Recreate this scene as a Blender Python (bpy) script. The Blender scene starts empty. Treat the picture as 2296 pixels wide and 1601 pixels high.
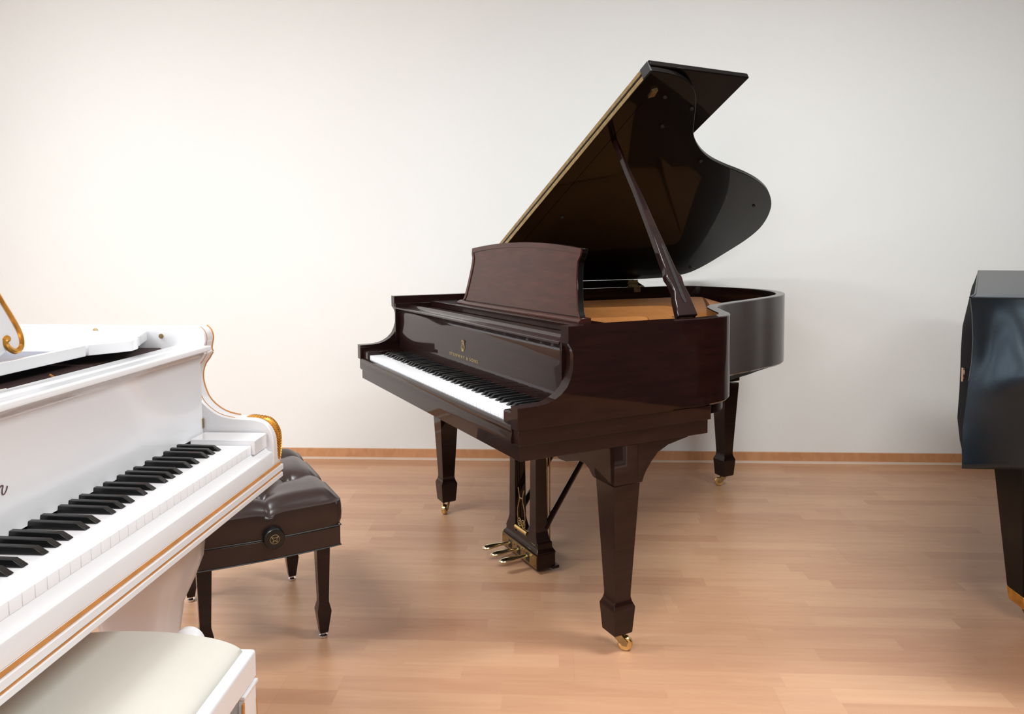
import bpy, bmesh, math, random
from mathutils import Vector, Matrix
random.seed(4)
S = bpy.context.scene
COL = S.collection
PI = math.pi

# ------------------------------------------------------------------ materials
def nt(name):
    m = bpy.data.materials.new(name); m.use_nodes = True
    t = m.node_tree; b = t.nodes['Principled BSDF']
    return m, t, b
def pm(name, col, rough=0.5, metal=0.0, coat=0.0, coatr=0.05, spec=0.5, noise=0.0, nscale=8, bump=0.0, bscale=200, sheen=0.0):
    m, t, b = nt(name)
    b.inputs['Base Color'].default_value = (*col, 1)
    b.inputs['Roughness'].default_value = rough
    b.inputs['Metallic'].default_value = metal
    b.inputs['Coat Weight'].default_value = coat
    b.inputs['Coat Roughness'].default_value = coatr
    b.inputs['Specular IOR Level'].default_value = spec
    b.inputs['Sheen Weight'].default_value = sheen
    tc = t.nodes.new('ShaderNodeTexCoord')
    if noise:
        n = t.nodes.new('ShaderNodeTexNoise'); n.inputs['Scale'].default_value = nscale; n.inputs['Detail'].default_value = 4
        t.links.new(tc.outputs['Object'], n.inputs['Vector'])
        r = t.nodes.new('ShaderNodeMapRange')
        r.inputs['From Min'].default_value = .3; r.inputs['From Max'].default_value = .7
        r.inputs['To Min'].default_value = 1 - noise; r.inputs['To Max'].default_value = 1 + noise
        t.links.new(n.outputs['Fac'], r.inputs['Value'])
        v = t.nodes.new('ShaderNodeVectorMath'); v.operation = 'SCALE'
        v.inputs[0].default_value = col
        t.links.new(r.outputs['Result'], v.inputs['Scale']); t.links.new(v.outputs['Vector'], b.inputs['Base Color'])
    if bump:
        n = t.nodes.new('ShaderNodeTexNoise'); n.inputs['Scale'].default_value = bscale; n.inputs['Detail'].default_value = 3
        t.links.new(tc.outputs['Object'], n.inputs['Vector'])
        bp = t.nodes.new('ShaderNodeBump'); bp.inputs['Strength'].default_value = bump; bp.inputs['Distance'].default_value = .002
        t.links.new(n.outputs['Fac'], bp.inputs['Height']); t.links.new(bp.outputs['Normal'], b.inputs['Normal'])
    return m
def wood(name, c1, c2, rough, coat, coatr, stretch=(2, 2, 30), scale=3.0, spec=.5):
    m, t, b = nt(name)
    tc = t.nodes.new('ShaderNodeTexCoord'); mp = t.nodes.new('ShaderNodeMapping')
    mp.inputs['Scale'].default_value = stretch
    n = t.nodes.new('ShaderNodeTexNoise'); n.inputs['Scale'].default_value = scale; n.inputs['Detail'].default_value = 6; n.inputs['Distortion'].default_value = .6
    cr = t.nodes.new('ShaderNodeValToRGB')
    cr.color_ramp.elements[0].position = .32; cr.color_ramp.elements[0].color = (*c1, 1)
    cr.color_ramp.elements[1].position = .68; cr.color_ramp.elements[1].color = (*c2, 1)
    t.links.new(tc.outputs['Object'], mp.inputs['Vector']); t.links.new(mp.outputs['Vector'], n.inputs['Vector'])
    t.links.new(n.outputs['Fac'], cr.inputs['Fac']); t.links.new(cr.outputs['Color'], b.inputs['Base Color'])
    b.inputs['Roughness'].default_value = rough; b.inputs['Coat Weight'].default_value = coat
    b.inputs['Coat Roughness'].default_value = coatr; b.inputs['Specular IOR Level'].default_value = spec
    return m
M = {}
M['mahog'] = wood('mahogany_polish', (.0085, .0026, .0020), (.0150, .0044, .0034), .45, .62, .025, (2, 2, 18), 3, .06)
M['mahog_desk'] = wood('mahogany_veneer', (.036, .009, .0058), (.060, .0155, .009), .45, .55, .025, (5, 2, 30), 2, .08)
M['black'] = pm('black_polish', (.0035, .0025, .0022), .4, coat=.29, coatr=.03, noise=.1, spec=.05)
M['ebony'] = pm('ebony_keys', (.004, .0045, .005), .3, noise=.1)
M['ivory'] = pm('ivory_keys', (.86, .87, .90), .22, noise=.02)
M['white'] = pm('white_lacquer', (.80, .80, .82), .22, coat=.6, coatr=.08, noise=.015, nscale=2)
M['brass'] = pm('polished_brass', (.72, .52, .22), .22, 1.0, noise=.15, nscale=40)
M['brassd'] = pm('aged_brass', (.36, .255, .12), .4, 1.0, noise=.25, nscale=60)
M['nickel'] = pm('pale_brass', (.74, .66, .42), .18, 1.0, noise=.08, nscale=40)
M['chrome'] = pm('steel', (.7, .7, .7), .2, 1.0, noise=.05)
M['gold'] = pm('gold_leaf', (.70, .34, .06), .3, .8, noise=.2, nscale=60)
M['goldline'] = pm('gold_paint_line', (.62, .27, .07), .45, .1, noise=.12, nscale=30)
M['gilt'] = pm('gilt_mark', (.34, .25, .10), .5, 0, noise=.1)
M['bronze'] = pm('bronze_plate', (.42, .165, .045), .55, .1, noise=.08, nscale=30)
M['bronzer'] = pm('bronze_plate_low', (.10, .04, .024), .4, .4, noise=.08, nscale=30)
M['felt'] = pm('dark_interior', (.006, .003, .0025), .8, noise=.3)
M['redcloth'] = pm('red_brown_cloth', (.10, .022, .014), .7, noise=.2)
M['recess'] = pm('shaded_recess', (.09, .09, .12), .35, coat=.15, noise=.03)  # recess floor of the white shelf, its shade put into the grey
M['action'] = pm('cavity_dark', (.028, .010, .008), .7, noise=.2)
M['redfelt'] = pm('red_action_cloth', (.09, .012, .008), .8, noise=.3)
M['leather'] = pm('brown_leather', (.026, .0135, .0115), .31, noise=.12, nscale=6, bump=.07, bscale=420)
M['cream'] = pm('cream_leather', (.57, .55, .495), .5, noise=.03, nscale=5, bump=.15, bscale=400)
M['vinyl'] = pm('dark_cover_cloth', (.002, .0045, .008), .32, noise=.15, nscale=5, bump=.08, bscale=500, spec=.45)
M['vinyl'].node_tree.nodes['Principled BSDF'].inputs['Specular Tint'].default_value = (.72, .88, 1, 1)
M['coverside'] = pm('shaded_cover_side', (.006, .006, .008), .8, noise=.1, spec=.08)  # matte copy of the cover cloth that carries the shade of its side
M['thread'] = pm('grey_piping', (.035, .045, .048), .4, noise=.1)
M['pink'] = pm('cover_emblem', (.45, .28, .20), .6, noise=.1)
M['darkred'] = pm('logo_ink', (.10, .02, .03), .5, noise=.1)
M['rubber'] = pm('black_rubber', (.02, .02, .02), .6, noise=.1)

# wall plaster
def wallmat():
    m, t, b = nt('painted_wall')
    tc = t.nodes.new('ShaderNodeTexCoord')
    n = t.nodes.new('ShaderNodeTexNoise'); n.inputs['Scale'].default_value = 1.3; n.inputs['Detail'].default_value = 5
    t.links.new(tc.outputs['Object'], n.inputs['Vector'])
    cr = t.nodes.new('ShaderNodeValToRGB')
    cr.color_ramp.elements[0].color = (.775, .78, .755, 1); cr.color_ramp.elements[1].color = (.83, .835, .812, 1)
    t.links.new(n.outputs['Fac'], cr.inputs['Fac']); t.links.new(cr.outputs['Color'], b.inputs['Base Color'])
    b.inputs['Roughness'].default_value = .75; b.inputs['Specular IOR Level'].default_value = .2
    n2 = t.nodes.new('ShaderNodeTexNoise'); n2.inputs['Scale'].default_value = 90
    t.links.new(tc.outputs['Object'], n2.inputs['Vector'])
    bp = t.nodes.new('ShaderNodeBump'); bp.inputs['Strength'].default_value = .12; bp.inputs['Distance'].default_value = .003
    t.links.new(n2.outputs['Fac'], bp.inputs['Height']); t.links.new(bp.outputs['Normal'], b.inputs['Normal'])
    return m
M['wall'] = wallmat()
M['namefelt'] = pm('pale_key_strip', (.30, .31, .36), .6, noise=.05)
M['dim'] = pm('taupe_wall', (.17, .155, .14), .8, noise=.05)  # unseen front wall toned dark so the polished wood reflects less light
M['darkwall'] = pm('dark_reflection_wall', (.05, .045, .042), .85, noise=.05)  # unseen right wall set close and dark to blacken reflections in the rim
M['leftwall'] = pm('beige_wall', (.30, .26, .22), .8, noise=.05)  # unseen left wall toned down so its reflection leaves the desk brown
M['ceil'] = pm('ceiling_paint', (.82, .82, .80), .8, noise=.02)

def floormat():
    m, t, b = nt('beech_laminate')
    N = t.nodes; L = t.links
    tc = N.new('ShaderNodeTexCoord')
    sep = N.new('ShaderNodeSeparateXYZ'); L.new(tc.outputs['Object'], sep.inputs[0])
    def math_(op, a, bb=None, v=None):
        n = N.new('ShaderNodeMath'); n.operation = op
        for i, x in enumerate((a, bb)):
            if x is None: continue
            if isinstance(x, (int, float)): n.inputs[i].default_value = x
            else: L.new(x, n.inputs[i])
        return n.outputs[0]
    x, y = sep.outputs['X'], sep.outputs['Y']
    def cells(h, ln, seed, jit):
        row = math_('FLOOR', math_('DIVIDE', y, h))
        wn = N.new('ShaderNodeTexWhiteNoise'); wn.noise_dimensions = '1D'; L.new(math_('ADD', row, seed), wn.inputs['W'])
        xo = math_('ADD', math_('DIVIDE', x, ln), math_('MULTIPLY', wn.outputs['Value'], jit))
        cx = math_('FLOOR', xo)
        fx = math_('FRACT', xo); fy = math_('FRACT', math_('DIVIDE', y, h))
        w2 = N.new('ShaderNodeTexWhiteNoise'); w2.noise_dimensions = '2D'
        cmb = N.new('ShaderNodeCombineXYZ'); L.new(cx, cmb.inputs[0]); L.new(row, cmb.inputs[1])
        L.new(cmb.outputs[0], w2.inputs['Vector'])
        ex = math_('MULTIPLY', math_('MINIMUM', fx, math_('SUBTRACT', 1.0, fx)), ln)
        ey = math_('MULTIPLY', math_('MINIMUM', fy, math_('SUBTRACT', 1.0, fy)), h)
        return w2.outputs['Value'], w2.outputs['Color'], math_('MINIMUM', ex, ey)
    v1, c1, e1 = cells(.0645, .43, 3.3, 9.0)
    v2, c2, e2 = cells(.1935, 1.29, 7.7, 5.0)
    # grain
    mp = N.new('ShaderNodeMapping'); mp.inputs['Scale'].default_value = (1.6, 16, 1)
    add = N.new('ShaderNodeVectorMath'); add.operation = 'ADD'
    sc = N.new('ShaderNodeVectorMath'); sc.operation = 'SCALE'; L.new(c1, sc.inputs[0]); sc.inputs['Scale'].default_value = 7.0
    L.new(tc.outputs['Object'], mp.inputs['Vector']); L.new(mp.outputs['Vector'], add.inputs[0]); L.new(sc.outputs['Vector'], add.inputs[1])
    n = N.new('ShaderNodeTexNoise'); n.inputs['Scale'].default_value = 2.2; n.inputs['Detail'].default_value = 6; n.inputs['Distortion'].default_value = .8
    L.new(add.outputs['Vector'], n.inputs['Vector'])
    cr = N.new('ShaderNodeValToRGB')
    e = cr.color_ramp.elements
    e[0].position = .0; e[0].color = (.43, .214, .124, 1)
    e[1].position = 1.0; e[1].color = (.59, .35, .208, 1)
    mix = math_('ADD', math_('MULTIPLY', v1, .5), math_('ADD', math_('MULTIPLY', n.outputs['Fac'], .75), math_('SUBTRACT', math_('MULTIPLY', v2, .25), .22)))
    L.new(mix, cr.inputs['Fac'])
    # seams of whole boards
    seam = N.new('ShaderNodeMapRange'); seam.inputs['From Min'].default_value = 0; seam.inputs['From Max'].default_value = .0022
    seam.inputs['To Min'].default_value = .91; seam.inputs['To Max'].default_value = 1; L.new(e2, seam.inputs['Value'])
    sv = N.new('ShaderNodeVectorMath'); sv.operation = 'SCALE'; L.new(cr.outputs['Color'], sv.inputs[0]); L.new(seam.outputs[0], sv.inputs['Scale'])
    L.new(sv.outputs['Vector'], b.inputs['Base Color'])
    b.inputs['Roughness'].default_value = .33; b.inputs['Specular IOR Level'].default_value = .45
    return m
M['floor'] = floormat()
M['skirt'] = wood('beech_skirting', (.50, .235, .105), (.60, .30, .14), .45, .2, .2, (6, 1, 3), 4)
M['caulk'] = pm('pale_bead', (.60, .45, .34), .6, noise=.03)

# ------------------------------------------------------------------ mesh helpers
class MB:
    def __init__(s): s.v = []; s.f = []
    def add(s, vs, fs):
        o = len(s.v); s.v += [tuple(p) for p in vs]; s.f += [tuple(i + o for i in f) for f in fs]; return s
    def box(s, x0, x1, y0, y1, z0, z1):
        return s.add([(x0,y0,z0),(x1,y0,z0),(x1,y1,z0),(x0,y1,z0),(x0,y0,z1),(x1,y0,z1),(x1,y1,z1),(x0,y1,z1)],
                     [(0,3,2,1),(4,5,6,7),(0,1,5,4),(1,2,6,5),(2,3,7,6),(3,0,4,7)])
    def prism(s, poly, fn):
        """poly: list of 2D; fn(p, t) -> 3D with t in 0,1"""
        n = len(poly)
        vs = [fn(p, 0) for p in poly] + [fn(p, 1) for p in poly]
        fs = [tuple(range(n))[::-1], tuple(range(n, 2 * n))] + [(i, (i + 1) % n, n + (i + 1) % n, n + i) for i in range(n)]
        return s.add(vs, fs)
    def px(s, poly, x0, x1): return s.prism(poly, lambda p, t: (x1 if t else x0, p[0], p[1]))
    def py(s, poly, y0, y1): return s.prism(poly, lambda p, t: (p[0], y1 if t else y0, p[1]))
    def pz(s, poly, z0, z1): return s.prism(poly, lambda p, t: (p[0], p[1], z1 if t else z0))
    def rings(s, rs, cap=True, closed=True):
        n = len(rs[0]); vs = [p for r in rs for p in r]; fs = []
        for k in range(len(rs) - 1):
            for i in range(n if closed else n - 1):
                j = (i + 1) % n
                fs.append((k*n+i, k*n+j, (k+1)*n+j, (k+1)*n+i))
        if cap and closed: fs += [tuple(range(n))[::-1], tuple(range((len(rs)-1)*n, len(rs)*n))]
        return s.add(vs, fs)
    def sq(s, secs, cx=0, cy=0):
        """stack of square/rect sections (z, hx, hy[, dx, dy])"""
        rs = []
        for q in secs:
            z, hx, hy = q[:3]; dx, dy = (q[3], q[4]) if len(q) > 3 else (0, 0)
            rs.append([(cx+dx-hx, cy+dy-hy, z), (cx+dx+hx, cy+dy-hy, z), (cx+dx+hx, cy+dy+hy, z), (cx+dx-hx, cy+dy+hy, z)])
        return s.rings(rs)
    def lathe(s, prof, c=(0,0,0), axis='z', n=20):
        rs = []
        for r, h in prof:
            ring = []
            for i in range(n):
                a = 2*PI*i/n; u, w = r*math.cos(a), r*math.sin(a)
                if axis == 'z': ring.append((c[0]+u, c[1]+w, c[2]+h))
                elif axis == 'x': ring.append((c[0]+h, c[1]+u, c[2]+w))
                else: ring.append((c[0]+w, c[1]+h, c[2]+u))
            rs.append(ring)
        return s.rings(rs)
    def tube(s, pts, r, n=8):
        pts = [Vector(p) for p in pts]; rs = []; a = None
        for i, p in enumerate(pts):
            d = (pts[min(i+1, len(pts)-1)] - pts[max(i-1, 0)]).normalized()
            if a is None:
                a = d.cross(Vector((0, 0, 1)))
                if a.length < .1: a = d.cross(Vector((1, 0, 0)))
            a = (a - d*a.dot(d)).normalized(); b = d.cross(a).normalized()
            rr = r[i] if isinstance(r, (list, tuple)) else r
            rs.append([tuple(p + a*rr*math.cos(2*PI*k/n) + b*rr*math.sin(2*PI*k/n)) for k in range(n)])
        return s.rings(rs)
    def ell(s, c, r, n=12, m=8):
        prof = []
        for k in range(m+1):
            t = -PI/2 + PI*k/m; prof.append((max(math.cos(t), 1e-3), math.sin(t)))
        rs = [[(c[0]+r[0]*q*math.cos(2*PI*i/n), c[1]+r[1]*q*math.sin(2*PI*i/n), c[2]+r[2]*h) for i in range(n)] for q, h in prof]
        return s.rings(rs)
def mk(name, mb, mat, parent=None, bevel=0, seg=2, smooth=35, sub=0, label=None, mats=None):
    me = bpy.data.meshes.new(name); me.from_pydata(mb.v, [], mb.f); me.update()
    bm = bmesh.new(); bm.from_mesh(me)
    bmesh.ops.remove_doubles(bm, verts=bm.verts, dist=1e-5)
    bmesh.ops.recalc_face_normals(bm, faces=bm.faces)
    for f in bm.faces: f.smooth = True
    ca = math.radians(smooth)
    for e in bm.edges:
        if len(e.link_faces) == 2:
            try: e.smooth = e.calc_face_angle() < ca
            except Exception: e.smooth = False
        else: e.smooth = True
    bm.to_mesh(me); bm.free()
    o = bpy.data.objects.new(name, me); COL.objects.link(o)
    me.materials.append(mat)
    if parent is not None: o.parent = parent
    if bevel:
        b = o.modifiers.new('bevel', 'BEVEL'); b.width = bevel; b.segments = seg; b.limit_method = 'ANGLE'; b.angle_limit = math.radians(40)
        b.harden_normals = False
    if sub:
        b = o.modifiers.new('sub', 'SUBSURF'); b.levels = sub; b.render_levels = sub
    if label: o['label'] = label
    return o
def thing(name, label, cat, loc=(0,0,0), rz=0, group=None):
    o = bpy.data.objects.new(name, None); COL.objects.link(o); o.location = loc; o.rotation_euler = (0, 0, rz)
    o.empty_display_size = .1
    o['label'] = label; o['category'] = cat
    if group: o['group'] = group
    return o
def struct(name, mb, mat, bevel=0):
    o = mk(name, mb, mat, bevel=bevel); o['kind'] = 'structure'; return o
def cr(P, n=6):
    o = []
    for i in range(len(P)-1):
        p0, p1, p2, p3 = P[max(i-1,0)], P[i], P[i+1], P[min(i+2, len(P)-1)]
        for k in range(n):
            t = k/n
            o.append(tuple(.5*((2*b)+(-a+c)*t+(2*a-5*b+4*c-d)*t*t+(-a+3*b-3*c+d)*t**3) for a, b, c, d in zip(p0, p1, p2, p3)))
    o.append(tuple(P[-1])); return o
def offset(P, d):
    """offset an open 2D polyline to its left by d"""
    o = []
    for i, p in enumerate(P):
        a = P[max(i-1, 0)]; b = P[min(i+1, len(P)-1)]
        tx, ty = b[0]-a[0], b[1]-a[1]; l = math.hypot(tx, ty) or 1
        o.append((p[0]-ty/l*d, p[1]+tx/l*d))
    return o

# ------------------------------------------------------------------ camera
YAW, PITCH, ROLL = .05106113, -.05951884, -.00487870
F, PX, PY = 1679.74356, -6.06778, -148.40047
CZ = 1.15834413
cd = bpy.data.cameras.new('camera'); cam = bpy.data.objects.new('camera', cd); COL.objects.link(cam)
fwd = Vector((-math.sin(YAW)*math.cos(PITCH), math.cos(YAW)*math.cos(PITCH), math.sin(PITCH)))
rt = Vector((math.cos(YAW), math.sin(YAW), 0)); up = rt.cross(fwd)
r2 = rt*math.cos(ROLL)+up*math.sin(ROLL); u2 = -rt*math.sin(ROLL)+up*math.cos(ROLL)
cam.matrix_world = Matrix(((r2.x, u2.x, -fwd.x, 0), (r2.y, u2.y, -fwd.y, 0), (r2.z, u2.z, -fwd.z, CZ), (0, 0, 0, 1)))
cd.sensor_fit = 'HORIZONTAL'; cd.sensor_width = 36; cd.lens = F/2296*36
cd.shift_x = -PX/2296; cd.shift_y = PY/2296
cd.clip_start = .02
S.camera = cam

# ------------------------------------------------------------------ room
X0, X1, Y0, Y1, H = -3.7, 3.25, -4.4, 4.0136, 2.95
T = .12
struct('floor', MB().box(X0-T, X1+T, Y0-T, Y1+T, -.08, 0), M['floor'])
struct('ceiling', MB().box(X0-T, X1+T, Y0-T, Y1+T, H, H+.1), M['ceil'])
struct('wall_back', MB().box(X0-T, X1+T, Y1, Y1+T, 0, H), M['wall'])
struct('wall_right', MB().box(X1, X1+T, Y0, Y1, 0, H), M['darkwall'])
# left wall with two window openings
WZ0, WZ1 = .85, 2.45
wins = [(-2.6, -.5), (.3, 2.6)]
w = MB(); w.box(X0-T, X0, Y0, Y1, 0, WZ0); w.box(X0-T, X0, Y0, Y1, WZ1, H)
ys = [Y0] + [q for a in wins for q in a] + [Y1]
for a, b_ in zip(ys[0::2], ys[1::2]): w.box(X0-T, X0, a, b_, WZ0, WZ1)
struct('wall_left', w, M['leftwall'])
# front wall (behind the camera) with one window
fw = (-3.3, -1.6)
w = MB(); w.box(X0, X1, Y0-T, Y0, 0, WZ0); w.box(X0, X1, Y0-T, Y0, WZ1, H)
w.box(X0, fw[0], Y0-T, Y0, WZ0, WZ1); w.box(fw[1], X1, Y0-T, Y0, WZ0, WZ1)
struct('wall_front', w, M['dim'])
def frame_x(i, y0, y1):
    m = MB()
    for a, b_ in ((y0, y0+.06), (y1-.06, y1), ((y0+y1)/2-.04, (y0+y1)/2+.04)): m.box(X0-.09, X0-.03, a, b_, WZ0, WZ1)
    for a, b_ in ((WZ0, WZ0+.06), (WZ1-.06, WZ1)): m.box(X0-.09, X0-.03, y0, y1, a, b_)
    struct('window_%d' % i, m, M['white'])
frame_x(1, *wins[0]); frame_x(2, *wins[1])
m = MB()
for a in (fw[0], (fw[0]+fw[1])/2-.04, fw[1]-.06): m.box(a, a+.07, Y0-.09, Y0-.03, WZ0, WZ1)
for a in (WZ0, WZ1-.06): m.box(fw[0], fw[1], Y0-.09, Y0-.03, a, a+.06)
struct('window_3', m, M['white'])
# baseboards
BBH = .054
struct('baseboard_back', MB().box(X0, X1, Y1-.014, Y1, .008, BBH), M['skirt'])
struct('trim_1', MB().px([(Y1-.030, 0), (Y1-.014, 0), (Y1-.014, .009), (Y1-.019, .0085), (Y1-.026, .004)], X0, X1), M['caulk'])
struct('baseboard_left', MB().box(X0, X0+.014, Y0, Y1-.03, 0, BBH), M['skirt'])
struct('baseboard_right', MB().box(X1-.014, X1, Y0, Y1-.03, 0, BBH), M['skirt'])

# ------------------------------------------------------------------ keys
BLACKOFF = {'C': .0220, 'D': .0500, 'F': .0920, 'G': .1190, 'A': .1465}
def keys(par, x0, yf, zt, yb=.150):
    """x0 = bass end of the keyboard, yf = front of the white keys, zt = top of the white keys"""
    wm = MB(); wd = .02356-.0009
    prof = [(0, -.020), (0, -.0015), (.0006, -.0004), (.0022, 0), (yb, 0), (yb, -.020)]
    wm.px(prof, .00045, .00045+wd)
    w0 = mk('white_key', wm, M['ivory'], par, bevel=.0005, seg=1)
    w0.location = (x0, yf, zt)
    for i in range(1, 52):
        o = w0.copy(); COL.objects.link(o); o.parent = par; o.location = (x0+i*.02356, yf, zt)
    bmb = MB(); ybk = yb-.0501
    bmb.add([(-.0068, 0, .0005), (.0068, 0, .0005), (.0068, ybk, .0005), (-.0068, ybk, .0005),
             (-.0050, .0155, .0115), (.0050, .0155, .0115), (.0050, ybk, .0125), (-.0050, ybk, .0125)],
            [(0,3,2,1),(4,5,6,7),(0,1,5,4),(1,2,6,5),(2,3,7,6),(3,0,4,7)])
    b0 = mk('black_key', bmb, M['ebony'], par, bevel=.0012, seg=2)
    pos = []
    end = x0+1.2251
    for o_ in range(0, 9):
        base = end-.02356-(8-o_)*.1649
        for k, v in BLACKOFF.items():
            c_ = base+v
            if x0+.01 < c_ < end-.01: pos.append(c_)
    for i, c_ in enumerate(sorted(pos)):
        o = b0 if i == 0 else b0.copy()
        if i: COL.objects.link(o); o.parent = par
        o.location = (c_, yf+.0501, zt)

def text_obj(name, body, size, mat, par, loc, rot, sx=1.0, space=1.0):
    cu = bpy.data.curves.new(name, 'FONT'); cu.body = body; cu.size = size; cu.extrude = .0004; cu.space_character = space
    cu.align_x = 'CENTER'; cu.materials.append(mat)
    tmp = bpy.data.objects.new(name+'_tmp', cu); COL.objects.link(tmp)
    bpy.context.view_layer.update()
    me = bpy.data.meshes.new_from_object(tmp.evaluated_get(bpy.context.evaluated_depsgraph_get()))
    bpy.data.objects.remove(tmp); bpy.data.curves.remove(cu)
    me.materials.clear(); me.materials.append(mat)
    o = bpy.data.objects.new(name, me); COL.objects.link(o); o.parent = par; o.location = loc; o.rotation_euler = rot; o.scale = (sx, 1, 1)
    return o

def caster(par, c, rz, big=1.0, mat=None):
    mat = mat or M['brass']
    ca, sa = math.cos(rz), math.sin(rz)
    def tr(p): return (c[0]+ca*p[0]-sa*p[1], c[1]+sa*p[0]+ca*p[1], c[2]+p[2])
    k = big
    f = MB()
    for s_ in (-1, 1):
        q = MB(); q.px([(-.011*k, .050*k), (.007*k, .050*k), (.030*k, .026*k), (.026*k, .014*k), (.014*k, .016*k), (-.006*k, .036*k)], s_*.0095*k, s_*.0125*k)
        f.add([tr(p) for p in q.v], q.f)
    q = MB(); q.box(-.0125*k, .0125*k, -.011*k, .008*k, .044*k, .054*k); q.lathe([(.008*k, .05*k), (.008*k, .066*k)], n=12); f.add([tr(p) for p in q.v], q.f)
    co = mk('caster', f, M['brassd'], par, bevel=.0008)
    wv = MB(); q = MB(); q.lathe([(.006*k, -.009*k), (.017*k, -.0085*k), (.0195*k, -.005*k), (.0195*k, .005*k), (.017*k, .0085*k), (.006*k, .009*k)], (0, .022*k, .0195*k), 'x', 22)
    wv.add([tr(p) for p in q.v], q.f)
    mk('wheel', wv, mat, co)
    return co

# ------------------------------------------------------------------ mahogany grand piano
W = 1.431; ZR = .949
TH = -math.radians(59.65767)
P1 = thing('grand_piano', 'dark brown mahogany grand piano with its lid propped open and a gold lyre emblem', 'piano', (-.79880638, 3.10003597, 0), TH)
ARM = [(0, .691), (0, .749), (.027, .7492), (.059, .7495), (.086, .753), (.107, .760), (.128, .772), (.147, .790), (.157, .810), (.164, .833),
       (.166, .854), (.1645, .876), (.160, .890), (.153, .901), (.1505, .904), (.1500, ZR)]
RIM = [(0, .5), (0, .8), (0, 1.2), (0, 1.4), (0, 1.55), (.012, 1.655), (.055, 1.745), (.15, 1.797), (.27, 1.822), (.40, 1.833), (.51, 1.822), (.605, 1.785), (.695, 1.728), (.765, 1.662),
       (.835, 1.575), (.895, 1.465), (.935, 1.365), (.978, 1.27), (1.022, 1.154), (1.060, 1.067), (1.106, .975), (1.157, .916), (1.24, .858), (1.30, .82), (1.35, .787), (1.392, .742), (1.418, .69), (1.4305, .62), (1.431, .56), (1.431, .5)]
RO = cr(RIM, 4); RI = [tuple(p) for p in offset(RO, -.037)]
RI[0] = (.037, .5); RI[-1] = (W-.037, .5)
def rbot(y): return .691 if y < .9 else (.691-(y-.9)/.7*.033 if y < 1.6 else .658)
case = MB()
prof_arm = ARM + [(.5, ZR), (.5, .691)]
case.px(prof_arm, 0, .037); case.px(prof_arm, W-.037, W)
rs = []
for (a, b_), (c_, d_) in zip(RO, RI):
    zb = rbot(b_); e = .0025
    ux, uy = (a-c_)/.037, (b_-d_)/.037
    rs.append([(c_, d_, zb), (c_, d_, ZR-e), (c_+ux*e, d_+uy*e, ZR), (a-ux*e, b_-uy*e, ZR), (a, b_, ZR-e), (a, b_, zb+.006), (a-ux*.006, b_-uy*.006, zb)])
case.rings(rs)
mk('case', case, M['mahog'], P1, smooth=30)
# ledge inside the cheeks
for a, b_ in ((.037, .047), (W-.047, W-.037)): mk('inner_ledge', MB().box(a, b_, .152, .60, .76, .918), M['mahog'], P1, bevel=.001)
# soundboard and inner rim lining
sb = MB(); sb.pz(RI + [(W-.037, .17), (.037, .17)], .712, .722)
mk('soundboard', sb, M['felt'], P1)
# key bed with stepped mouldings
kb = MB(); kb.box(.006, W-.006, .006, .645, .649, .6905)
kb.box(.0135, W-.0135, .0135, .640, .607, .6485)
mk('key_bed', kb, M['mahog'], P1, bevel=.0015)
under = MB(); under.pz([(q[0], q[1]) for q in offset(RO, -.02)][0:] , .66, .69)
mk('bottom_frame', under, M['black'], P1)
blk = MB(); blk.pz([(.60, 1.70), (.70, 1.64), (.78, 1.55), (.74, 1.52), (.55, 1.64)], .640, .66)
mk('tail_block', blk, M['black'], P1, bevel=.004)
# key slip
ks = MB(); ks.px([(.019, .650), (.019, .6965), (.010, .6975), (.0035, .694), (.001, .688), (.0035, .680), (.0015, .672), (-.0005, .665), (-.0005, .650)], .037, W-.037)
mk('key_slip', ks, M['mahog'], P1, bevel=.0006)
for a, b_ in ((.0375, .1025), (W-.1025, W-.0375)):
    mk('key_block', MB().px([(.012, .69), (.012, .724), (.016, .7275), (.165, .7275), (.165, .69)], a, b_), M['mahog'], P1, bevel=.001)
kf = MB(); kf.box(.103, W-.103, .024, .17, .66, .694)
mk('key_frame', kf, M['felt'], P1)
keys(P1, (W-1.2251)/2, .0208, .7131)
# fallboard
fb = MB()
FB = [(.168, .718), (.168, .80), (.1705, .825), (.1715, .845), (.170, .865), (.167, .882), (.160, .893), (.1515, .8965), (.1495, .899), (.150, .9025), (.1525, .904), (.170, .9045), (.176, .902), (.198, .902), (.208, .905),
      (.2135, .909), (.217, .911), (.222, .911), (.226, .908), (.228, .903), (.30, .901), (.30, .885), (.19, .87), (.19, .718)]
fb.px(FB, .0475, W-.0475)
fbo = mk('fallboard', fb, M['mahog'], P1, smooth=50)
text_obj('lettering', 'STEINWAY & SONS', .0155, M['gilt'], fbo, (W/2, .1676, .769), (PI/2, 0, 0), 1.45, 1.3)
em = MB(); cx, zb = W/2-.001, .7965
def ey(pts, r): em.tube([(cx+x, .1674, zb+z) for x, z in pts], r, 6)
ey(cr([(-.005, 0), (-.013, .010), (-.010, .020), (-.006, .028), (-.009, .034)]), .0011)
ey(cr([(.005, 0), (.013, .010), (.010, .020), (.006, .028), (.009, .034)]), .0011)
ey([(-.006, .026), (.006, .026)], .0012); ey([(-.006, 0), (.006, 0)], .002); ey([(-.0025, 0), (-.0015, .026)], .0006); ey([(.0025, 0), (.0015, .026)], .0006)
ey([(-.010, .0365), (-.005, .030), (0, .0385), (.005, .030), (.010, .0365)], .0012); ey([(-.006, .007), (0, .002), (.006, .007)], .0014)
mk('emblem', em, M['gilt'], fbo)
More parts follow.
